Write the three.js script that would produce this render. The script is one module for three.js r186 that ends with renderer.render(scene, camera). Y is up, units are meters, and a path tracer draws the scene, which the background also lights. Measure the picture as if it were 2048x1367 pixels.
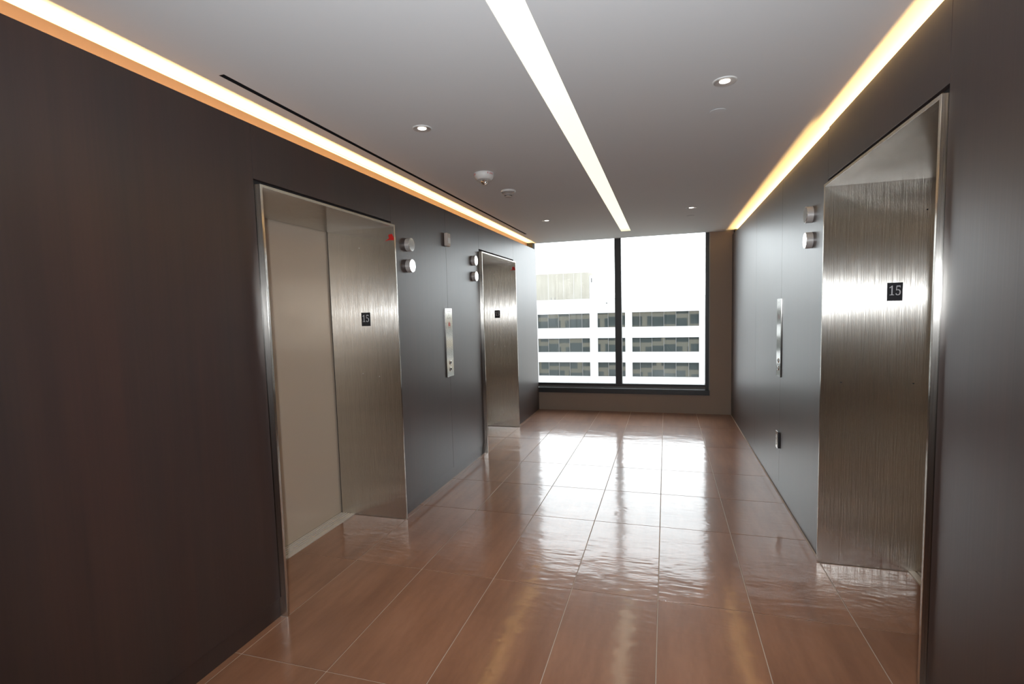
import * as THREE from 'three';
import { RoundedBoxGeometry } from 'three/addons/geometries/RoundedBoxGeometry.js';
import { mergeGeometries } from 'three/addons/utils/BufferGeometryUtils.js';
import { RectAreaLightUniformsLib } from 'three/addons/lights/RectAreaLightUniformsLib.js';
import { FontLoader } from 'three/addons/loaders/FontLoader.js';
import { TextGeometry } from 'three/addons/geometries/TextGeometry.js';

// ---------------------------------------------------------------- camera, sky, lights, exposure
const W = 2048, H = 1367, FOCAL = 1019.7;
const scene = new THREE.Scene();
const camera = new THREE.PerspectiveCamera(2 * Math.atan(H / 2 / FOCAL) * 180 / Math.PI, W / H, 0.05, 600);
camera.position.set(0.502, 1.5344, 1.9522);
camera.rotation.set(-4.51 * Math.PI / 180, 16.87 * Math.PI / 180, -1.54 * Math.PI / 180, 'YXZ');
camera.setViewOffset(W, H, 0, -19.7, W, H);
scene.add(camera);

scene.background = new THREE.Color().setRGB(5.3, 5.6, 5.75);       // bright even overcast

RectAreaLightUniformsLib.init();
const renderer = new THREE.WebGLRenderer({ antialias: true });
renderer.toneMapping = THREE.LinearToneMapping;
renderer.toneMappingExposure = 1.0;
renderer.shadowMap.enabled = true;

const LIGHT = {
  flash: 20,                                                       // camera flash, candela
  cove: 105, coveColor: [1, 0.61, 0.20],
  strip: 0.9, stripColor: [1, 0.9, 0.6],
  down: 2.6, downColor: [1, 0.86, 0.7],
};

// ---------------------------------------------------------------- helpers
let seed = 20240611;
const rnd = () => { seed = (seed * 1664525 + 1013904223) >>> 0; return seed / 4294967296; };
const rr = (a, b) => a + (b - a) * rnd();
const taken = new Map();
const numbered = (n) => { const k = taken.get(n) ?? 0; taken.set(n, k + 1); return k ? `${n}_${String(k).padStart(3, '0')}` : n; };
const shade = (o) => { o.traverse((c) => { if (c.isMesh) { c.castShadow = true; c.receiveShadow = true; } }); return o; };
function thing(name, label, category, at = [0, 0, 0], extra = {}) {
  const g = new THREE.Group();
  g.name = numbered(name); g.position.set(...at);
  g.userData = { label, category, ...extra };
  scene.add(g);
  return g;
}
function part(parent, name, geometry, material, at, label) {
  const m = new THREE.Mesh(geometry, material);
  m.name = name; m.castShadow = true; m.receiveShadow = true;
  if (at) m.position.set(...at);
  if (label) m.userData.label = label;
  parent.add(m);
  return m;
}
function metricUV(g, du = 0, dv = 0) {
  const p = g.attributes.position, n = g.attributes.normal, uv = new Float32Array(p.count * 2);
  for (let i = 0; i < p.count; i++) {
    const ax = Math.abs(n.getX(i)), ay = Math.abs(n.getY(i)), az = Math.abs(n.getZ(i));
    let u, v;
    if (ay > ax && ay > az) { u = p.getX(i); v = -p.getZ(i); } else if (ax > az) { u = p.getZ(i); v = p.getY(i); } else { u = p.getX(i); v = p.getY(i); }
    uv[2 * i] = u + du; uv[2 * i + 1] = v + dv;
  }
  g.setAttribute('uv', new THREE.BufferAttribute(uv, 2));
  return g;
}
// box between two corners, its own coordinates kept, plain or with rounded edges
function span(x0, x1, y0, y1, z0, z1, r = 0) {
  const w = Math.abs(x1 - x0), h = Math.abs(y1 - y0), d = Math.abs(z1 - z0);
  const g = r ? new RoundedBoxGeometry(w, h, d, 1, Math.min(r, w / 2.01, h / 2.01, d / 2.01)) : new THREE.BoxGeometry(w, h, d);
  g.translate((x0 + x1) / 2, (y0 + y1) / 2, (z0 + z1) / 2);
  return metricUV(g);
}
const plain = (g) => { const q = g.index ? g.toNonIndexed() : g; for (const k of Object.keys(q.attributes)) if (!['position', 'normal', 'uv'].includes(k)) q.deleteAttribute(k); return q; };
const join = (list) => mergeGeometries(list.map(plain));

// tileable value noise
function lattice(nx, ny, s) {
  let q = s >>> 0; const a = new Float32Array(nx * ny);
  for (let i = 0; i < a.length; i++) { q = (q * 1664525 + 1013904223) >>> 0; a[i] = q / 4294967296; }
  const sm = (t) => t * t * (3 - 2 * t);
  return (u, v) => {
    const x = ((u % 1) + 1) % 1 * nx, y = ((v % 1) + 1) % 1 * ny, i = Math.floor(x), j = Math.floor(y), fx = sm(x - i), fy = sm(y - j);
    const i1 = (i + 1) % nx, j1 = (j + 1) % ny, i0 = i % nx, j0 = j % ny;
    return (a[j0 * nx + i0] * (1 - fx) + a[j0 * nx + i1] * fx) * (1 - fy) + (a[j1 * nx + i0] * (1 - fx) + a[j1 * nx + i1] * fx) * fy;
  };
}
function field(w, h, f, metresU, metresV, srgb = false) {
  const d = new Uint8Array(w * h * 4);
  for (let j = 0; j < h; j++) for (let i = 0; i < w; i++) {
    const c = f((i + 0.5) / w, (j + 0.5) / h), k = (j * w + i) * 4;
    for (let n = 0; n < 3; n++) d[k + n] = Math.max(0, Math.min(255, Math.round(255 * (Array.isArray(c) ? c[n] : c))));
    d[k + 3] = 255;
  }
  const t = new THREE.DataTexture(d, w, h, THREE.RGBAFormat);
  t.wrapS = t.wrapT = THREE.RepeatWrapping; t.magFilter = THREE.LinearFilter; t.minFilter = THREE.LinearMipmapLinearFilter; t.generateMipmaps = true;
  t.repeat.set(1 / metresU, 1 / metresV);
  if (srgb) t.colorSpace = THREE.SRGBColorSpace;
  t.needsUpdate = true;
  return t;
}
const mix3 = (a, b, t) => a.map((x, i) => x + (b[i] - x) * t);
const lin = (r, g, b) => new THREE.Color().setRGB(r, g, b);

// ---------------------------------------------------------------- materials
const M = {};
{
  // dark stained laminate, grain upright
  const a = lattice(14, 3, 11), b = lattice(60, 4, 12), c = lattice(400, 6, 13), e = lattice(22, 2, 14);
  const wood = field(1024, 256, (u, v) => {
    const t = 0.40 * a(u, v) + 0.3 * b(u, v) + 0.3 * c(u, v), red = e(u, v);
    const col = mix3([0.163, 0.127, 0.125], [0.226, 0.168, 0.151], t);
    return mix3(col, [col[0] * 1.08, col[1] * 0.93, col[2] * 0.9], red);
  }, 2.3, 2.6, true);
  const grain = field(1024, 128, (u, v) => 0.5 * c(u, v) + 0.5 * b(u, v), 2.3, 2.6);
  M.wood = new THREE.MeshPhysicalMaterial({ map: wood, ior: 1.6, clearcoat: 0.25, clearcoatRoughness: 0.62, roughness: 0.36, bumpMap: grain, bumpScale: 0.00012, specularIntensity: 1 });
  M.woodEdge = new THREE.MeshStandardMaterial({ color: lin(0.035, 0.026, 0.023), roughness: 0.6 });
  M.base = new THREE.MeshStandardMaterial({ color: lin(0.032, 0.022, 0.020), roughness: 0.42 });
}
M.coveBack = new THREE.MeshStandardMaterial({ color: lin(0.125, 0.08, 0.07), roughness: 0.7 });
M.gap = new THREE.MeshStandardMaterial({ color: lin(0.012, 0.010, 0.010), roughness: 0.8 });
{
  const speck = lattice(256, 256, 5);
  const roll = field(256, 256, (u, v) => speck(u, v), 0.5, 0.5);
  M.ceiling = new THREE.MeshStandardMaterial({ color: lin(0.70, 0.70, 0.70), roughness: 0.92, bumpMap: roll, bumpScale: 0.00008 });
  M.taupe = new THREE.MeshStandardMaterial({ color: lin(0.27, 0.20, 0.155), roughness: 0.62, bumpMap: roll, bumpScale: 0.0001 });
}
{
  // porcelain tile: brown, cloudy streaks along its length, gently uneven glaze
  const a = lattice(5, 3, 21), b = lattice(18, 7, 22), c = lattice(64, 10, 23), d = lattice(200, 60, 24);
  const clay = field(512, 512, (u, v) => {
    const t = 0.42 * a(u, v) + 0.3 * b(u, v) + 0.18 * c(u, v) + 0.1 * d(u, v);
    return mix3([0.43, 0.283, 0.203], [0.615, 0.438, 0.335], t);
  }, 1.9, 2.3, true);
  const w1 = lattice(8, 16, 31), w2 = lattice(26, 62, 32), w3 = lattice(60, 150, 33);
  const wave = field(1024, 1024, (u, v) => 0.5 * w1(u, v) + 0.36 * w2(u + 0.05 * w1(v, u), v + 0.04 * w1(u, v)) * (0.4 + 0.6 * w1(v + 0.3, u)) + 0.1 * w3(u + 0.02 * w2(v, u), v), 1.7, 1.7);
  M.tile = new THREE.MeshPhysicalMaterial({ map: clay, roughness: 0.12, bumpMap: wave, bumpScale: 0.0021, specularIntensity: 1, ior: 1.58, clearcoat: 0.55, clearcoatRoughness: 0.45 });
  M.grout = new THREE.MeshStandardMaterial({ color: lin(0.42, 0.33, 0.265), roughness: 0.85 });
}
{
  // brushed stainless, brushed upright
  const a = lattice(700, 3, 41), b = lattice(90, 2, 42), s = lattice(9, 7, 43), s2 = lattice(40, 40, 44);
  const brush = field(1024, 128, (u, v) => { const t = 0.75 * a(u, v) + 0.25 * b(u, v); return [0.795 + 0.03 * t, 0.775 + 0.03 * t, 0.745 + 0.03 * t]; }, 0.7, 1.9, true);
  const rough = field(512, 512, (u, v) => 0.92 + 0.03 * a(u, v) + 0.14 * (s(u, v) * s2(u, v) - 0.25), 0.9, 1.1);
  // the brush strokes: upright scratches that lean the surface left and right
  const n1 = lattice(1024, 5, 45), n2 = lattice(512, 3, 46);
  const strokes = field(1024, 128, (u, v) => { const t = (n1(u, v) + 0.6 * n2(u, v)) / 1.6 - 0.5; const x = 1.4 * t, k = 1 / Math.hypot(x, 1); return [0.5 + 0.5 * x * k, 0.5, 0.5 + 0.5 * k]; }, 0.085, 0.6);
  M.steel = new THREE.MeshPhysicalMaterial({ map: brush, metalness: 1, roughness: 0.26, roughnessMap: rough, anisotropy: 1.0, normalMap: strokes, normalScale: new THREE.Vector2(1, 1) });
  M.leaf = new THREE.MeshPhysicalMaterial({ color: lin(0.52, 0.43, 0.34), metalness: 0.3, roughness: 0.42 });
  M.plate = new THREE.MeshPhysicalMaterial({ color: lin(0.42, 0.405, 0.38), metalness: 1, roughness: 0.11 });
  M.mirror = new THREE.MeshPhysicalMaterial({ color: lin(0.86, 0.86, 0.86), metalness: 1, roughness: 0.07 });
  M.sill = new THREE.MeshStandardMaterial({ color: lin(0.66, 0.60, 0.53), metalness: 0.35, roughness: 0.45 });
}
M.satin = new THREE.MeshStandardMaterial({ color: lin(0.62, 0.60, 0.58), metalness: 0.6, roughness: 0.35 });
M.drum = new THREE.MeshStandardMaterial({ color: lin(0.60, 0.57, 0.55), metalness: 0.35, roughness: 0.38 });
M.black = new THREE.MeshStandardMaterial({ color: lin(0.012, 0.012, 0.014), roughness: 0.45 });
M.signFace = new THREE.MeshStandardMaterial({ color: lin(0.016, 0.016, 0.02), roughness: 0.5 });
M.signText = new THREE.MeshStandardMaterial({ color: lin(0.62, 0.62, 0.64), roughness: 0.5 });
M.white = new THREE.MeshStandardMaterial({ color: lin(0.72, 0.72, 0.70), roughness: 0.45 });
M.beige = new THREE.MeshStandardMaterial({ color: lin(0.52, 0.46, 0.42), roughness: 0.5 });
M.red = new THREE.MeshStandardMaterial({ color: lin(0.55, 0.012, 0.008), roughness: 0.6 });
M.frame = new THREE.MeshStandardMaterial({ color: lin(0.022, 0.022, 0.023), roughness: 0.42, metalness: 0.2 });
M.gasket = new THREE.MeshStandardMaterial({ color: lin(0.30, 0.30, 0.28), roughness: 0.6 });
M.glass = new THREE.MeshPhysicalMaterial({ color: lin(0.97, 0.98, 0.98), roughness: 0.0, transmission: 1, thickness: 0, ior: 1.5 });
M.lens = new THREE.MeshPhysicalMaterial({ color: lin(1, 1, 1), roughness: 0.05, transmission: 1, thickness: 0.01, ior: 1.49 });
const glow = (c, k) => new THREE.MeshStandardMaterial({ color: lin(0.8, 0.8, 0.8), emissive: lin(...c), emissiveIntensity: k, roughness: 0.5 });
M.stripGlow = glow([1, 0.94, 0.70], 1.02);
M.stripGlowEnd = glow([1, 0.88, 0.50], 0.92);
M.ledGlow = glow([1, 0.7, 0.4], 3);
M.downGlow = glow([1, 0.93, 0.82], 4);
M.reflector = new THREE.MeshStandardMaterial({ color: lin(0.5, 0.45, 0.42), roughness: 0.4, metalness: 0.3 });

// ---------------------------------------------------------------- sizes of the lobby
const XL = -1.40, XR = 1.377, XBL = -1.408, XBR = 1.380;            // panel faces and base faces
const YC = 2.56, ZF = -5.74, ZB = 4.2;                              // ceiling, window wall, back wall
const TOPL = 2.465, TOPR = 2.505, KICK = 0.10;                      // panel tops, height of the base
const TW = 0.4572;
const DOORS = [
  { n: 1, s: -1, zn: -0.12, zf: -1.37, top: 2.165, front: 1.366 },
  { n: 2, s: -1, zn: -3.215, zf: -4.465, top: 2.165, front: 1.366 },
  { n: 3, s: 1, zn: -0.105, zf: -1.36, top: 2.185, front: 1.357 },
];
const SILL = 1.815, LEAF = 1.94;

// ---------------------------------------------------------------- floor: grout bed and every tile
{
  const f = thing('floor', 'glossy brown porcelain tile floor with pale grout lines', 'floor', [0, 0, 0], { kind: 'structure' });
  part(f, 'grout_bed', span(-2.0, 2.0, -0.12, -0.0022, ZF - 0.05, ZB), M.grout);
  const rows = [ZB, 3.845, 2.930, 2.016, 1.101, 0.187, -0.7236, -1.6636, -2.3235, -2.982, -3.9026, -4.840, ZF];
  const G = 0.0019;
  const cache = new Map();
  function tile(x0, x1, z0, z1) {
    const w = +(x1 - x0 - 2 * G).toFixed(4), d = +(z1 - z0 - 2 * G).toFixed(4), k = Math.floor(rnd() * 6), key = `${w},${d},${k}`;
    if (!cache.has(key)) {
      const g = new RoundedBoxGeometry(w, 0.02, d, 1, 0.0012);
      cache.set(key, metricUV(g, 0.37 * k, 0.53 * k + 0.11));
    }
    part(f, 'tile', cache.get(key), M.tile, [(x0 + x1) / 2, -0.01, (z0 + z1) / 2]);
  }
  for (let r = 0; r + 1 < rows.length; r++) {
    for (let i = 0; i < 6; i++) tile((i - 3) * TW, (i - 2) * TW, rows[r + 1], rows[r]);
    // narrow border pieces along the walls, left out in the door recesses
    for (const s of [-1, 1]) {
      let pieces = [[rows[r + 1], rows[r]]];
      for (const d of DOORS) if (d.s === s) pieces = pieces.flatMap(([a, b]) => {
        const lo = d.zf - 0.015, hi = d.zn + 0.015, out = [];
        if (b <= lo || a >= hi) return [[a, b]];
        if (a < lo - 0.02) out.push([a, lo]);
        if (b > hi + 0.02) out.push([hi, b]);
        return out;
      });
      for (const [a, b] of pieces) s < 0 ? tile(-1.425, -3 * TW, a, b) : 0;
      for (const d of DOORS) if (d.s === s) {
        const a = Math.max(rows[r + 1], d.zf), b = Math.min(rows[r], d.zn);
        if (b - a > 0.02) s < 0 ? tile(-SILL, -3 * TW, a, b) : tile(3 * TW, SILL, a, b);
      }
    }
  }
}

// ---------------------------------------------------------------- ceiling with its openings
const DOWN = [[-0.79, -0.705], [0.763, -0.66], [-0.80, -3.845], [0.757, -3.76]];
const SLOT = { x0: -0.066, x1: 0.058, z0: 3.6, z1: -5.095 };
const VENT = { x0: -1.302, x1: -1.274, z0: 0.160, z1: -4.735 };
{
  const c = thing('ceiling', 'flat white painted plaster ceiling', 'ceiling', [0, 0, 0], { kind: 'structure' });
  const sh = new THREE.Shape([[-1.62, -ZB], [1.62, -ZB], [1.62, -ZF], [-1.62, -ZF]].map((p) => new THREE.Vector2(...p)));
  const hole = (x0, x1, z0, z1) => sh.holes.push(new THREE.Path([[x0, -z0], [x0, -z1], [x1, -z1], [x1, -z0]].map((p) => new THREE.Vector2(...p))));
  hole(SLOT.x0, SLOT.x1, SLOT.z0, SLOT.z1);
  hole(VENT.x0, VENT.x1, VENT.z0, VENT.z1);
  for (const [x, z] of DOWN) { const p = new THREE.Path(); p.absarc(x, -z, 0.046, 0, Math.PI * 2, true); sh.holes.push(p); }
  const g = new THREE.ExtrudeGeometry(sh, { depth: 0.03, bevelEnabled: false, curveSegments: 32 });
  g.rotateX(-Math.PI / 2); g.translate(0, YC, 0);
  part(c, 'plaster_board', metricUV(g), M.ceiling);
  part(c, 'deck', span(-2.1, 2.1, YC + 0.2, YC + 0.3, ZF - 0.2, ZB + 0.1), M.ceiling);
  // plaster bead that closes the cove at the left wall
  part(c, 'edge_bead', span(-1.483, -1.477, YC - 0.004, YC, ZF + 0.12, ZB - 0.02), M.ceiling);
}

// ---------------------------------------------------------------- side walls
function wall(side) {
  const s = side === 'left' ? -1 : 1, X = side === 'left' ? -XL : XR, XB = side === 'left' ? -XBL : XBR, top = side === 'left' ? TOPL : TOPR;
  const w = thing(`wall_${side}`, side === 'left' ? 'wall of dark stained wood panels with two elevator openings' : 'wall of dark stained wood panels with one elevator opening', 'wall', [0, 0, 0], { kind: 'structure' });
  const doors = DOORS.filter((d) => d.s === s);
  const box = (u0, u1, y0, y1, z0, z1, r) => span(s * u0, s * u1, y0, y1, z0, z1, r);
  const ledge = top - 0.115;
  // solid wall between and over the openings
  let from = ZB + 0.1;
  for (const d of doors) {
    part(w, 'core', box(X + 0.022, 2.10, -0.1, ledge, d.zn + 0.016, from), M.gap);
    part(w, 'core', box(X + 0.022, 2.10, d.top + 0.02, ledge, d.zf - 0.016, d.zn + 0.016), M.gap);
    part(w, 'core', box(LEAF + 0.06, 2.10, -0.1, d.top + 0.02, d.zf - 0.016, d.zn + 0.016), M.gap);
    from = d.zf - 0.016;
  }
  part(w, 'core', box(X + 0.022, 2.10, -0.1, ledge, ZF - 0.02, from), M.gap);
  // cove behind the panel tops: painted back wall
  part(w, 'cove_back', box(X + 0.105, 2.10, ledge, YC + 0.2, ZF + 0.14, ZB + 0.1), M.coveBack);
  part(w, 'cove_end', box(X + 0.022, 2.10, ledge, YC - 0.002, ZF, ZF + 0.14), M.gap);
  // panels
  const J = 0.0007;
  const panel = (z1, z0, y0, y1) => part(w, 'panel', box(X, X + 0.02, y0, y1, z1 + J, z0 - J, 0.0012), M.wood);
  if (s < 0) {
    const cuts = [ZB, 3.0, 1.75, -0.1025];
    for (let i = 0; i + 1 < cuts.length; i++) panel(cuts[i + 1], cuts[i], KICK, top);
    panel(-1.3885, -0.1025, 2.206, top);
    panel(-2.345, -1.3885, KICK, top);
    panel(-3.1975, -2.345, KICK, top);
    panel(-4.4835, -3.1975, 2.206, top);
    panel(ZF + 0.035, -4.4835, KICK, top);
  } else {
    const cuts = [ZB, 3.0, 1.75, -0.0875];
    for (let i = 0; i + 1 < cuts.length; i++) panel(cuts[i + 1], cuts[i], KICK, top + 0.006);
    panel(-1.3785, -0.0875, 2.228, top + 0.008);
    panel(-2.55, -1.3785, KICK, top);
    panel(-3.745, -2.55, KICK, top);
    panel(ZF + 0.012, -3.745, KICK, top);
  }
  // recessed base
  const b = thing(`baseboard_${side}`, `recessed dark baseboard along the ${side} wall`, 'baseboard', [0, 0, 0], { kind: 'structure' });
  let z = ZB;
  for (const d of doors) { part(b, 'board', box(XB, XB + 0.009, 0, KICK + 0.004, d.zn + 0.016, z), M.wood); z = d.zf - 0.016; }
  part(b, 'board', box(XB, XB + 0.009, 0, KICK + 0.004, ZF, z), M.wood);
}
wall('left');
wall('right');

{
  const w = thing('wall_back', 'plain brown painted wall at the near end of the lobby', 'wall', [0, 0, 0], { kind: 'structure' });
  part(w, 'board', span(-2.1, 2.1, -0.1, YC + 0.2, ZB, ZB + 0.12), M.taupe);
}

// ---------------------------------------------------------------- window wall and window
const WX0 = -1.452, WX1 = 1.082, WY0 = 0.278, WY1 = 2.605;
{
  const w = thing('wall_front', 'brown painted wall around and under the big window', 'wall', [0, 0, 0], { kind: 'structure' });
  const z0 = ZF - 0.16;
  part(w, 'under_window', span(-2.1, 2.1, -0.1, WY0, z0, ZF), M.taupe);
  part(w, 'pier', span(WX1, 2.1, WY0, YC + 0.2, z0, ZF), M.taupe);
  part(w, 'pier', span(-2.1, WX0 - 0.05, WY0, YC + 0.2, z0, ZF), M.taupe);
  part(w, 'lintel', span(WX0 - 0.05, WX1, WY1 + 0.05, YC + 0.2, z0, ZF), M.taupe);
  part(w, 'base_strip', span(XL, XR, 0, 0.012, ZF, ZF + 0.006), M.taupe);

  const v = thing('window_1', 'two large panes in a dark metal frame at the end of the lobby', 'window', [0, 0, 0], { kind: 'structure' });
  const zg = ZF - 0.075, fz0 = ZF - 0.13, fz1 = ZF - 0.012;
  part(v, 'jamb_frame', span(WX1 - 0.046, WX1, WY0, WY1, fz0, fz1, 0.002), M.frame);
  part(v, 'jamb_frame', span(WX0 - 0.05, WX0, WY0, WY1, fz0, fz1, 0.002), M.frame);
  part(v, 'head_frame', span(WX0 - 0.05, WX1, WY1, WY1 + 0.05, fz0, fz1, 0.002), M.frame);
  part(v, 'mullion', span(-0.222, -0.128, 0.38, WY1, fz0, fz1 + 0.004, 0.002), M.frame);
  part(v, 'bottom_rail', span(WX0, WX1 - 0.046, 0.352, 0.418, fz0, fz1, 0.002), M.frame);
  part(v, 'rail_bead', span(WX0, WX1 - 0.046, 0.366, 0.373, fz1, fz1 + 0.01, 0.002), M.gasket);
  part(v, 'sill', span(-1.42, WX1 + 0.008, WY0 - 0.006, 0.342, fz0, ZF + 0.03, 0.003), M.frame);
  part(v, 'sealant', span(WX1 + 0.0, WX1 + 0.012, WY0, YC - 0.002, ZF - 0.004, ZF + 0.004, 0.001), M.gasket);
  part(v, 'pane', span(WX0, -0.222, 0.418, WY1, zg - 0.0005, zg + 0.0005), M.glass);
  part(v, 'pane', span(-0.128, WX1 - 0.046, 0.418, WY1, zg - 0.0005, zg + 0.0005), M.glass);
}

// ---------------------------------------------------------------- elevator entrances
const DOOR_LABELS = {
  1: 'nearer left elevator entrance with brushed steel frame and closed doors',
  2: 'farther left elevator entrance with brushed steel frame beside the window',
  3: 'right elevator entrance with brushed steel frame and wide jamb',
};
function tape(s, x, y, z) {
  const sh = new THREE.Shape([[0, 0], [0.034, 0.022], [0.03, 0.05], [0.058, 0.056], [0.072, 0.02], [0.07, 0.004], [0.03, 0.008]].map((p) => new THREE.Vector2(p[0] * 1.05, p[1] * 0.9)));
  const g = new THREE.ExtrudeGeometry(sh, { depth: 0.0006, bevelEnabled: false });
  g.translate(x, y, z);
  return g;
}
for (const d of DOORS) {
  const s = d.s, t = 0.015;
  const g = thing(`door_${d.n}`, DOOR_LABELS[d.n], 'elevator door', [0, 0, 0], { kind: 'structure' });
  const box = (u0, u1, y0, y1, z0, z1, r) => span(s * u0, s * u1, y0, y1, z0, z1, r);
  const in_ = LEAF - 0.012;
  part(g, 'jamb', box(d.front, in_, 0, d.top + t, d.zn, d.zn + t, 0.0015), M.steel);
  const far = part(g, 'jamb', box(d.front, in_, 0.003, d.top + t, d.zf - t, d.zf, 0.0015), M.steel);
  part(g, 'header', box(d.front, in_, d.top, d.top + t, d.zf, d.zn, 0.0015), M.steel);
  const mid = (d.zn + d.zf) / 2;
  part(g, 'door_panel', box(LEAF, LEAF + 0.03, 0.006, d.top + 0.018, d.zf - 0.012, mid + 0.001, 0.001), M.leaf);
  part(g, 'door_panel', box(LEAF + 0.008, LEAF + 0.036, 0.006, d.top + 0.018, mid + 0.003, d.zn + 0.012, 0.001), M.leaf);
  const sill = part(g, 'sill', box(SILL + 0.002, LEAF + 0.055, -0.012, -0.004, d.zf - 0.01, d.zn + 0.01), M.gap);
  const ridges = [[0, 0.034], [0.044, 0.056], [0.066, 0.078], [0.088, 0.100], [0.110, 0.121]];
  for (const [a, b] of ridges) part(sill, 'ridge', box(SILL + 0.002 + a, SILL + 0.002 + b, -0.004, 0.006, d.zf, d.zn, 0.001), M.sill);
  // screw heads on the far jamb
  for (const [u, y] of d.n === 3 ? [[1.46, 1.08], [1.81, 1.08], [1.845, 2.02]] : [[1.54, 1.08], [1.68, 1.10], [1.66, 2.03]])
    part(far, 'screw', new THREE.CylinderGeometry(0.0035, 0.0035, 0.002, 12).rotateX(Math.PI / 2).translate(s * u, y, d.zf + 0.001), d.n === 3 ? M.black : M.satin);
  if (s < 0) part(far, 'tape', tape(s, -d.front - 0.079, 2.065, d.zf), M.red, undefined, 'scrap of red tape in the upper corner');
}

// ---------------------------------------------------------------- floor number signs
const font = await new FontLoader().loadAsync('fonts/droid/droid_serif_regular.typeface.json');
function floorSign(x, y, z, label) {
  const g = thing('floor_sign', label, 'sign', [x, y, z]);
  part(g, 'plate', new RoundedBoxGeometry(0.074, 0.100, 0.003, 1, 0.001).translate(0, 0, 0.0015), M.signFace);
  const t = new TextGeometry('15', { font, size: 0.046, depth: 0.0008, curveSegments: 6, bevelEnabled: false });
  t.computeBoundingBox(); const b = t.boundingBox, tw = 0.054, th = 0.053;
  t.translate(-(b.min.x + b.max.x) / 2, -(b.min.y + b.max.y) / 2, 0);
  t.scale(tw / (b.max.x - b.min.x), th / (b.max.y - b.min.y), 1); t.translate(0, 0.007, 0.003);
  part(g, 'number', t, M.signText);
  const dots = [[-0.012, -0.030], [-0.009, -0.030], [-0.003, -0.030], [-0.003, -0.034], [0.004, -0.030], [0.007, -0.034]];
  part(g, 'braille', join(dots.map(([a, c]) => new THREE.SphereGeometry(0.0012, 6, 4).translate(a, c, 0.003))), M.signFace);
}
floorSign(-1.632, 1.506, -1.37, 'black 15 floor sign on the jamb of the nearer left elevator');
floorSign(-1.632, 1.506, -4.465, 'black 15 floor sign on the jamb of the farther left elevator');
floorSign(1.708, 1.587, -1.36, 'black 15 floor sign on the jamb of the right elevator');

// ---------------------------------------------------------------- hall lanterns: flat polished drums
function lantern(s, X, y, z, label) {
  const g = thing('hall_lantern', label, 'lantern', [s * X, y, z], { group: 'round hall lanterns beside the elevators' });
  const q = s > 0 ? Math.PI / 2 : -Math.PI / 2;
  part(g, 'drum', new THREE.CylinderGeometry(0.050, 0.050, 0.036, 56).translate(0, 0.018, 0).rotateZ(q), M.drum);
  part(g, 'face', new THREE.CylinderGeometry(0.047, 0.0485, 0.002, 56).translate(0, 0.037, 0).rotateZ(q), M.mirror);
}
lantern(-1, -XL, 2.066, -1.625, 'upper round lantern by the nearer left elevator, grey face');
lantern(-1, -XL, 1.906, -1.625, 'lower round lantern by the nearer left elevator, bright white face');
lantern(-1, -XL, 2.066, -3.015, 'upper round lantern just before the farther left elevator');
lantern(-1, -XL, 1.906, -3.015, 'lower round lantern just before the farther left elevator');
lantern(1, XR, 2.088, -1.70, 'upper round lantern by the right elevator, darker face');
lantern(1, XR, 1.930, -1.70, 'lower round lantern by the right elevator, bright white face');

// ---------------------------------------------------------------- call stations
const pictogram = (() => {
  const c = document.createElement('canvas'); c.width = 256; c.height = 512;
  const k = c.getContext('2d');
  k.fillStyle = '#c9c6bf'; k.fillRect(0, 0, 256, 512);
  k.fillStyle = '#3c3a38'; k.font = 'bold 20px sans-serif'; k.textAlign = 'center';
  k.fillRect(46, 40, 164, 7);
  k.strokeStyle = '#77706c'; k.lineWidth = 5; k.fillStyle = '#77706c';
  k.beginPath(); k.moveTo(128, 90); k.lineTo(100, 150); k.lineTo(156, 150); k.closePath(); k.stroke();
  for (const x of [72, 128, 184]) { k.beginPath(); k.arc(x, 186, 10, 0, 7); k.fill(); k.fillRect(x - 9, 200, 18, 48); }
  k.beginPath(); k.moveTo(50, 300); for (let i = 0; i < 5; i++) { k.lineTo(50 + i * 22, 320 + i * 24); k.lineTo(72 + i * 22, 320 + i * 24); } k.stroke();
  k.fillStyle = '#b5564e';
  for (const [x, h] of [[110, 120], [140, 150], [168, 110]]) { k.beginPath(); k.moveTo(x - 18, 430); k.quadraticCurveTo(x - 24, 430 - h * 0.6, x, 430 - h); k.quadraticCurveTo(x + 24, 430 - h * 0.6, x + 18, 430); k.closePath(); k.fill(); }
  k.fillStyle = '#5a5653'; k.fillRect(80, 460, 96, 8);
  const t = new THREE.CanvasTexture(c); t.colorSpace = THREE.SRGBColorSpace;
  return t;
})();
const pictoMat = new THREE.MeshPhysicalMaterial({ map: pictogram, color: lin(0.62, 0.62, 0.62), metalness: 0.9, roughness: 0.13 });
function station(s, X, z, label) {
  const g = thing('call_station', label, 'call station', [s * X, 0.957, z]);
  const w = 0.150, h = 0.622;
  g.rotation.y = -s * Math.PI / 2;                                   // its face looks into the lobby
  part(g, 'plate', metricUV(new RoundedBoxGeometry(w, h, 0.010, 1, 0.0015).translate(0, h / 2, 0.005)), M.plate);
  part(g, 'fire_notice', new THREE.PlaneGeometry(w * 0.82, h * 0.285).translate(0, h * 0.835, 0.0103), pictoMat, undefined, 'engraved emergency notice with red flames');
  for (const y of [0.067, 0.128]) {
    const b = part(g, 'button', new THREE.LatheGeometry([[0.019, 0], [0.019, 0.004], [0.015, 0.0055], [0.0145, 0.004], [0, 0.004]].map((p) => new THREE.Vector2(...p)), 32).rotateX(Math.PI / 2).translate(0.0, y, 0.010), M.mirror);
    part(b, 'cap', new THREE.CylinderGeometry(0.0105, 0.011, 0.004, 24).rotateX(Math.PI / 2).translate(0, y, 0.0155), M.black);
  }
}
station(-1, -XL, -2.335, 'tall steel call plate between the two left elevators');
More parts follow.
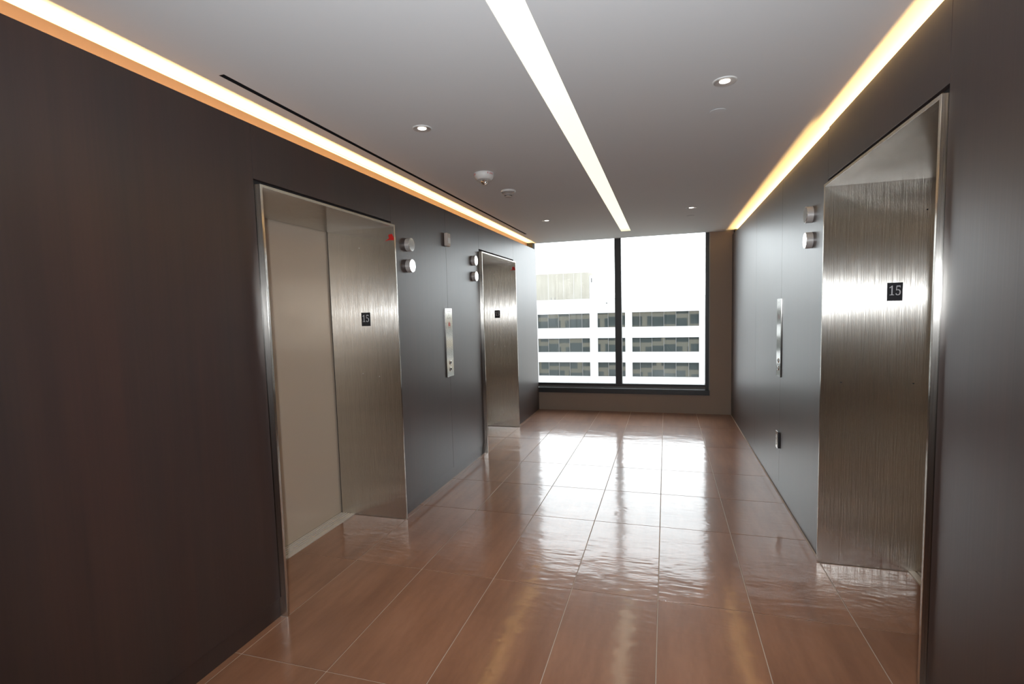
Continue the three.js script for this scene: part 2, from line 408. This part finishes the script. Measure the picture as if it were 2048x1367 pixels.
station(1, XR, -2.58, 'tall steel call plate on the right wall');

// small white box high on the left wall
{
  const g = thing('wall_sensor', 'small pale plastic box high on the left wall', 'sensor', [XL, 2.135, -2.345]);
  part(g, 'housing', new RoundedBoxGeometry(0.036, 0.118, 0.075, 3, 0.01).translate(0.018, 0.059, 0), M.beige);
  part(g, 'window', new RoundedBoxGeometry(0.006, 0.05, 0.05, 2, 0.002).translate(0.036, 0.05, 0), M.white);
}
// outlet low on the right wall
{
  const g = thing('electrical_outlet', 'small steel outlet plate low on the right wall', 'outlet', [XR, 0.374, -2.56]);
  part(g, 'box', span(-0.014, 0, 0.004, 0.136, -0.036, 0.036, 0.002), M.black);
  part(g, 'plate', span(-0.018, -0.014, 0, 0.14, -0.039, 0.036, 0.0015), M.plate);
  for (const y of [0.045, 0.095]) part(g, 'socket', span(-0.0195, -0.018, y - 0.014, y + 0.014, -0.016, 0.016, 0.002), M.white);
}

// ---------------------------------------------------------------- ceiling fittings
{
  const g = thing('linear_ceiling_light', 'long glowing light strip along the middle of the ceiling', 'light', [0, YC, 0]);
  const { x0, x1, z0, z1 } = SLOT;
  part(g, 'lens', span(x0, x1, 0.004, 0.010, z1 + 0.17, z0), M.stripGlow);
  part(g, 'lens', span(x0, x1, 0.004, 0.010, z1, z1 + 0.169), M.stripGlowEnd);
  part(g, 'housing', span(x0 - 0.01, x1 + 0.01, 0.031, 0.09, z1 - 0.01, z0 + 0.01), M.white);
  const l = new THREE.RectAreaLight(lin(...LIGHT.stripColor), LIGHT.strip, x1 - x0 - 0.004, z0 - z1 - 0.01);
  l.position.set((x0 + x1) / 2, YC + 0.003, (z0 + z1) / 2); l.lookAt((x0 + x1) / 2, 0, (z0 + z1) / 2);
  scene.add(l);
}
function coveLight(s, x, y, label) {
  const g = thing('cove_light', label, 'light', [s * x, y, 0]);
  const z0 = ZB - 0.1, z1 = ZF + 0.16, w = 0.018;
  part(g, 'channel', span(-w / 2 - 0.004, w / 2 + 0.004, -0.016, -0.004, z1, z0), M.satin);
  part(g, 'led_strip', span(-w / 2, w / 2, -0.004, 0, z1, z0), M.ledGlow);
  const l = new THREE.RectAreaLight(lin(...LIGHT.coveColor), LIGHT.cove, w, z0 - z1);
  l.position.set(s * x, y + 0.002, (z0 + z1) / 2); l.rotation.x = Math.PI / 2;
  scene.add(l);
}
coveLight(-1, 1.443, TOPL - 0.065, 'warm light strip hidden in the cove above the left wall');
coveLight(1, 1.462, TOPR - 0.036, 'warm light strip hidden in the cove above the right wall');

const DOWN_LABELS = ['recessed downlight nearest the camera, left of the light strip', 'recessed downlight nearest the camera, right of the light strip', 'recessed downlight near the window, left of the light strip', 'recessed downlight near the window, right of the light strip'];
DOWN.forEach(([x, z], i) => {
  const g = thing('downlight', DOWN_LABELS[i], 'light', [x, YC, z], { group: 'round recessed downlights' });
  const ring = [[0.0535, 0], [0.0535, -0.0025], [0.052, -0.0045], [0.048, -0.005]];
  part(g, 'trim_ring', new THREE.LatheGeometry(ring.map((p) => new THREE.Vector2(...p)), 48), M.white);
  const cone = [[0.048, -0.005], [0.046, -0.003], [0.024, -0.001], [0.0235, 0.006]];
  part(g, 'reflector', new THREE.LatheGeometry(cone.map((p) => new THREE.Vector2(...p)), 48), M.reflector);
  part(g, 'bulb', new THREE.CylinderGeometry(0.0232, 0.0232, 0.006, 32).translate(0, 0.0005, 0), M.downGlow);
  part(g, 'can', new THREE.CylinderGeometry(0.06, 0.06, 0.08, 32).translate(0, 0.072, 0), M.satin);
  const l = new THREE.SpotLight(lin(...LIGHT.downColor), LIGHT.down, 0, 0.75, 0.9, 2);
  l.position.set(x, YC - 0.004, z); l.target.position.set(x, 0, z); l.castShadow = true; l.shadow.radius = 1;
  scene.add(l, l.target);
});
for (const [x, z, label] of [[0.767, -1.03, 'round white sprinkler cover just beyond the near right downlight'], [0.77, -4.25, 'round white sprinkler cover beyond the far right downlight']]) {
  const g = thing('sprinkler_cover', label, 'sprinkler', [x, YC, z]);
  part(g, 'cap', new THREE.LatheGeometry([[0.030, 0], [0.030, -0.003], [0.041, -0.003], [0.041, -0.0045], [0.039, -0.006], [0, -0.0062]].map((p) => new THREE.Vector2(...p)), 48), M.ceiling);
}
{
  const { x0, x1, z0, z1 } = VENT;
  const g = thing('slot_diffuser', 'long black air slot in the ceiling beside the left cove', 'air vent', [0, YC, 0]);
  part(g, 'side_rail', span(x0, x0 + 0.002, 0, 0.055, z1, z0), M.black);
  part(g, 'side_rail', span(x1 - 0.002, x1, 0, 0.055, z1, z0), M.black);
  part(g, 'plenum', span(x0 - 0.01, x1 + 0.01, 0.055, 0.10, z1 - 0.01, z0 + 0.01), M.black);
  part(g, 'vane', span(-0.006, 0.006, -0.001, 0.001, z1 + 0.01, z0 - 0.01).rotateZ(0.9).translate((x0 + x1) / 2, 0.02, 0), M.black);
  part(g, 'end_cap', span(x0, x1, 0, 0.055, z0 - 0.002, z0), M.black);
  part(g, 'end_cap', span(x0, x1, 0, 0.055, z1, z1 + 0.002), M.black);
}
{
  const g = thing('fire_strobe', 'white round fire alarm strobe with clear lens and red lettering', 'fire alarm', [-0.785, YC, -1.70]);
  const prof = [[0.070, 0], [0.0745, -0.002], [0.0745, -0.012], [0.073, -0.022], [0.068, -0.034], [0.058, -0.046], [0.048, -0.051], [0, -0.051]];
  part(g, 'body', new THREE.LatheGeometry(prof.map((p) => new THREE.Vector2(...p)), 56), M.white);
  part(g, 'lens', new THREE.LatheGeometry([[0.024, -0.048], [0.025, -0.060], [0.022, -0.072], [0.013, -0.080], [0, -0.083]].map((p) => new THREE.Vector2(...p)), 32), M.lens);
  part(g, 'reflector', new THREE.LatheGeometry([[0.019, -0.052], [0.012, -0.060], [0.005, -0.064], [0.004, -0.072], [0, -0.073]].map((p) => new THREE.Vector2(...p)), 20), M.mirror);
  const f2 = await new FontLoader().loadAsync('fonts/droid/droid_sans_bold.typeface.json');
  for (const a0 of [1.02, -0.98]) {                                   // FIRE, bent round the rim
    'FIRE'.split('').forEach((ch, i) => {
      const t = new TextGeometry(ch, { font: f2, size: 0.0135, depth: 0.0006, curveSegments: 3, bevelEnabled: false });
      t.computeBoundingBox(); t.translate(-(t.boundingBox.min.x + t.boundingBox.max.x) / 2, -0.020, 0.0738);
      t.rotateY(a0 + (i - 1.5) * 0.19);
      part(g, 'letter', t, M.red);
    });
  }
}
{
  const g = thing('smoke_detector', 'pale cone shaped smoke detector beyond the fire strobe', 'smoke detector', [-0.78, YC, -2.29]);
  part(g, 'base', new THREE.LatheGeometry([[0.062, 0], [0.065, -0.003], [0.064, -0.010], [0.057, -0.016]].map((p) => new THREE.Vector2(...p)), 48), M.white);
  for (let k = 0; k < 3; k++) part(g, 'vent_ring', new THREE.LatheGeometry([[0.034, -0.016 - k * 0.009], [0.0555 - k * 0.008, -0.017 - k * 0.009], [0.052 - k * 0.008, -0.022 - k * 0.009], [0.034, -0.023 - k * 0.009]].map((p) => new THREE.Vector2(...p)), 40), M.beige);
  part(g, 'core', new THREE.CylinderGeometry(0.034, 0.030, 0.040, 32).translate(0, -0.024, 0), M.black);
  part(g, 'cap', new THREE.LatheGeometry([[0.028, -0.045], [0.030, -0.049], [0.024, -0.054], [0, -0.055]].map((p) => new THREE.Vector2(...p)), 40), M.beige);
}

// ---------------------------------------------------------------- the photographer's flash on its stand, just behind the lens
{
  const fx = 0.502, fy = 1.617, fz = 2.03;
  const g = thing('camera_flash', 'flash head on a slim light stand behind the viewpoint', 'flash', [fx, 0, fz + 0.05]);
  part(g, 'stand', new THREE.CylinderGeometry(0.012, 0.012, fy - 0.04, 16).translate(0, (fy - 0.04) / 2, 0.04), M.black);
  for (let k = 0; k < 3; k++) {
    const a = 0.6 + k * Math.PI * 2 / 3, leg = new THREE.CylinderGeometry(0.008, 0.008, 0.62, 10).rotateZ(0.72).translate(0.2, 0.24, 0).rotateY(a).translate(0, 0, 0.04);
    part(g, 'leg', leg, M.black);
  }
  part(g, 'head', new RoundedBoxGeometry(0.075, 0.05, 0.09, 2, 0.008).translate(0, fy, 0.03), M.black);
  part(g, 'flash_window_light', span(-0.03, 0.03, fy - 0.018, fy + 0.018, -0.018, -0.0155), glow([1, 1, 1], 4));
  const l = new THREE.SpotLight(lin(0.925, 0.98, 1.03), LIGHT.flash, 0, 1.15, 0.55, 2);
  l.position.set(fx, fy, fz + 0.02); l.castShadow = true; l.shadow.radius = 1.2;
  const dir = new THREE.Vector3(0, 0, -1).applyEuler(camera.rotation);
  l.target.position.set(fx + dir.x * 3, fy + dir.y * 3 + 0.25, fz + dir.z * 3);
  scene.add(l, l.target);
}

// ---------------------------------------------------------------- outside: the office block across the street
M.precast = new THREE.MeshStandardMaterial({ color: lin(0.46, 0.46, 0.46), roughness: 0.8 });
M.precastGrey = new THREE.MeshStandardMaterial({ color: lin(0.385, 0.385, 0.385), roughness: 0.8 });
{
  const a = lattice(24, 2, 61), b = lattice(90, 5, 62), c = lattice(8, 8, 63);
  const streaks = field(512, 128, (u, v) => mix3([0.49, 0.472, 0.435], [0.56, 0.548, 0.515], 0.5 * a(u, v) + 0.25 * b(u, v) + 0.25 * c(u, v)), 9, 9, true);
  M.concrete = new THREE.MeshStandardMaterial({ map: streaks, roughness: 0.9 });
}
M.officeGlass = new THREE.MeshPhysicalMaterial({ color: lin(0.028, 0.034, 0.034), roughness: 0.03, ior: 1.9, specularIntensity: 1 });
M.officeFrame = new THREE.MeshStandardMaterial({ color: lin(0.10, 0.10, 0.10), roughness: 0.5 });
{
  const K = 1.834, ZO = -75;
  const ex = (x) => 0.502 + (x - 0.502) * K, ey = (y) => 1.534 + (y - 1.534) * K;
  const g = thing('office_building', 'white office block with bands of dark windows across the street', 'building', [0, -40, ZO]);
  const oy = 40;
  const bx = (x0, x1, y0, y1, z0, z1) => span(ex(x0), ex(x1), ey(y0) + oy, ey(y1) + oy, z0, z1);
  const rows = [[0.045, 1.225], [-1.960, -0.805], [-3.960, -2.790], [-5.96, -4.79]];
  const strips = [
    { x0: -14.9, x1: -10.35, cuts: 5 },
    { x0: -9.86, x1: -5.475, at: [-9.86, -8.98, -8.09, -7.18, -6.13] },
    { x0: -4.845, x1: -2.63, at: [-4.845, -4.0, -3.2] },
    { x0: -2.10, x1: 2.955, at: [-2.10, -1.49, -0.57, 0.34, 1.25, 2.2] },
  ];
  strips.push({ x0: 3.6, x1: 8.2, cuts: 5 });
  const E0 = -17, E1 = 10;
  // spandrel bands and piers stand proud of the glass
  let top = 2.40;
  for (const [y0, y1] of rows) { part(g, 'spandrel', bx(E0, E1, y1, top, -0.6, 0.25), M.precast); top = y0; }
  part(g, 'spandrel', bx(E0, E1, -12, top, -0.6, 0.25), M.precast);
  for (const [y0, y1] of rows) {
    let left = E0;
    for (const st of [...strips, { x0: E1, x1: E1 }]) { part(g, 'pier', bx(left, st.x0, y0, y1, -0.6, 0.25), M.precast); left = st.x1; }
    for (const st of strips) {
      const edges = st.at ? [...st.at, st.x1] : Array.from({ length: st.cuts + 1 }, (_, i) => st.x0 + (st.x1 - st.x0) * i / st.cuts);
      const bars = [bx(st.x0, st.x1, y0, y0 + 0.03, -0.12, 0.02), bx(st.x0, st.x1, y1 - 0.03, y1, -0.12, 0.02)];
      for (const e of edges) bars.push(span(ex(e) - 0.035, ex(e) + 0.035, ey(y0) + oy, ey(y1) + oy, -0.12, 0.03));
      const win = part(g, 'window', join(bars), M.officeFrame);
      for (let i = 0; i + 1 < edges.length; i++) {
        const w = ex(edges[i + 1]) - ex(edges[i]) - 0.05, h = ey(y1) - ey(y0) - 0.06;
        const p = part(win, 'pane', span(-w / 2, w / 2, -h / 2, h / 2, -0.01, 0), M.officeGlass, [(ex(edges[i]) + ex(edges[i + 1])) / 2, (ey(y0) + ey(y1)) / 2 + oy, -0.05]);
        p.rotation.set(rr(-0.006, 0.006), rr(-0.006, 0.006), 0);
      }
    }
  }
  part(g, 'core', span(ex(E0), ex(E1), ey(-12) + oy, ey(2.3) + oy, -14, -0.62), M.precastGrey);
  part(g, 'parapet_panel', bx(-5.35, -0.6, 1.26, 2.42, 0.25, 0.30), M.precastGrey);
  // rooftop plant room of stained concrete
  const ph = part(g, 'plant_room', bx(-10.6, -5.82, 2.30, 4.73, -9.0, -4.0), M.concrete);
  for (const x of [-9.4, -8.05, -7.15, -6.5]) part(ph, 'panel_joint', bx(x, x + 0.02, 2.5, 4.72, -4.0, -3.99), M.precastGrey);
  part(g, 'stair_tower', bx(-5.82, -5.0, 2.30, 4.45, -9.0, -4.3), M.precast);
  part(g, 'vent_slit', bx(-5.66, -5.58, 3.86, 4.22, -4.3, -4.24), M.officeFrame);
  part(g, 'roof_pipe', bx(-8.92, -8.88, 2.4, 2.62, -2.0, -1.9), M.officeFrame);
  part(g, 'roof_pipe', bx(-8.60, -8.56, 2.4, 2.62, -2.0, -1.9), M.officeFrame);
  part(g, 'roof_lamp', bx(-4.13, -4.03, 1.97, 2.06, 0.30, 0.42), M.officeFrame);
}
// a lower tan block farther right, mirrored in the steel call plate
{
  M.tan = new THREE.MeshStandardMaterial({ color: lin(0.27, 0.225, 0.17), roughness: 0.85 });
  const g = thing('tan_building', 'lower tan office block to the right of the white one', 'building', [38, -40, -78]);
  const oy = 40;
  part(g, 'body', span(-18, 24, -4 + oy - 26, 1.4 + oy, -14, 0), M.tan);
  for (let k = 0; k < 6; k++) {
    part(g, 'window_band', span(-17, 23, -2.3 - 3.7 * k + oy, -0.6 - 3.7 * k + oy, 0, 0.03), M.officeGlass);
    part(g, 'ledge', span(-18, 24, -2.75 - 3.7 * k + oy, -2.35 - 3.7 * k + oy, 0, 0.2), M.precast);
  }
  part(g, 'coping', span(-18.2, 24.2, 1.4 + oy, 1.65 + oy, -14.2, 0.25), M.precast);
}
// the outside of our own tower, mirrored in the windows across the street
M.limestone = new THREE.MeshStandardMaterial({ color: lin(0.56, 0.47, 0.34), roughness: 0.85 });
{
  const g = thing('own_tower_facade', 'beige outside face of this tower, mirrored in the opposite windows', 'building', [0, -44, -6.4]);
  const oy = 44, x0 = -56, x1 = 20;
  for (let k = -7; k <= 0; k++) {
    const y = 0.2 + k * 3.8;
    part(g, 'spandrel', span(x0, x1, y - 1.15 + oy, y + oy, -0.1, 0.35), M.limestone);
    if (k < 0) part(g, 'glazing', span(x0, x1, y + oy, y + 2.65 + oy, 0.2, 0.35), M.officeGlass);
    for (let i = -5; i <= 1; i++) {
      const cx = i * 11.3 + 6.2 + (k % 2 ? 4.2 : 0);
      if (cx < x0 + 1 || cx > x1 - 1) continue;
      part(g, 'column', span(cx - 0.65, cx + 0.65, y - 3.8 + oy, y - 1.15 + oy, 0.0, 0.35), M.limestone);
    }
  }
  part(g, 'glazing', span(x0, WX0 - 0.2, 0.2 + oy, 2.85 + oy, 0.2, 0.35), M.officeGlass);
  part(g, 'glazing', span(WX1 + 0.2, x1, 0.2 + oy, 2.85 + oy, 0.2, 0.35), M.officeGlass);
  part(g, 'spandrel', span(x0, x1, 2.85 + oy, 4.0 + oy, -0.1, 0.35), M.limestone);
}
{
  const g = thing('street', 'grey street far below between the two towers', 'street', [0, -44.2, 0], { kind: 'structure' });
  part(g, 'paving', span(-160, 160, -0.3, 0, -200, 4), new THREE.MeshStandardMaterial({ color: lin(0.22, 0.22, 0.21), roughness: 0.9 }));
}

renderer.render(scene, camera);
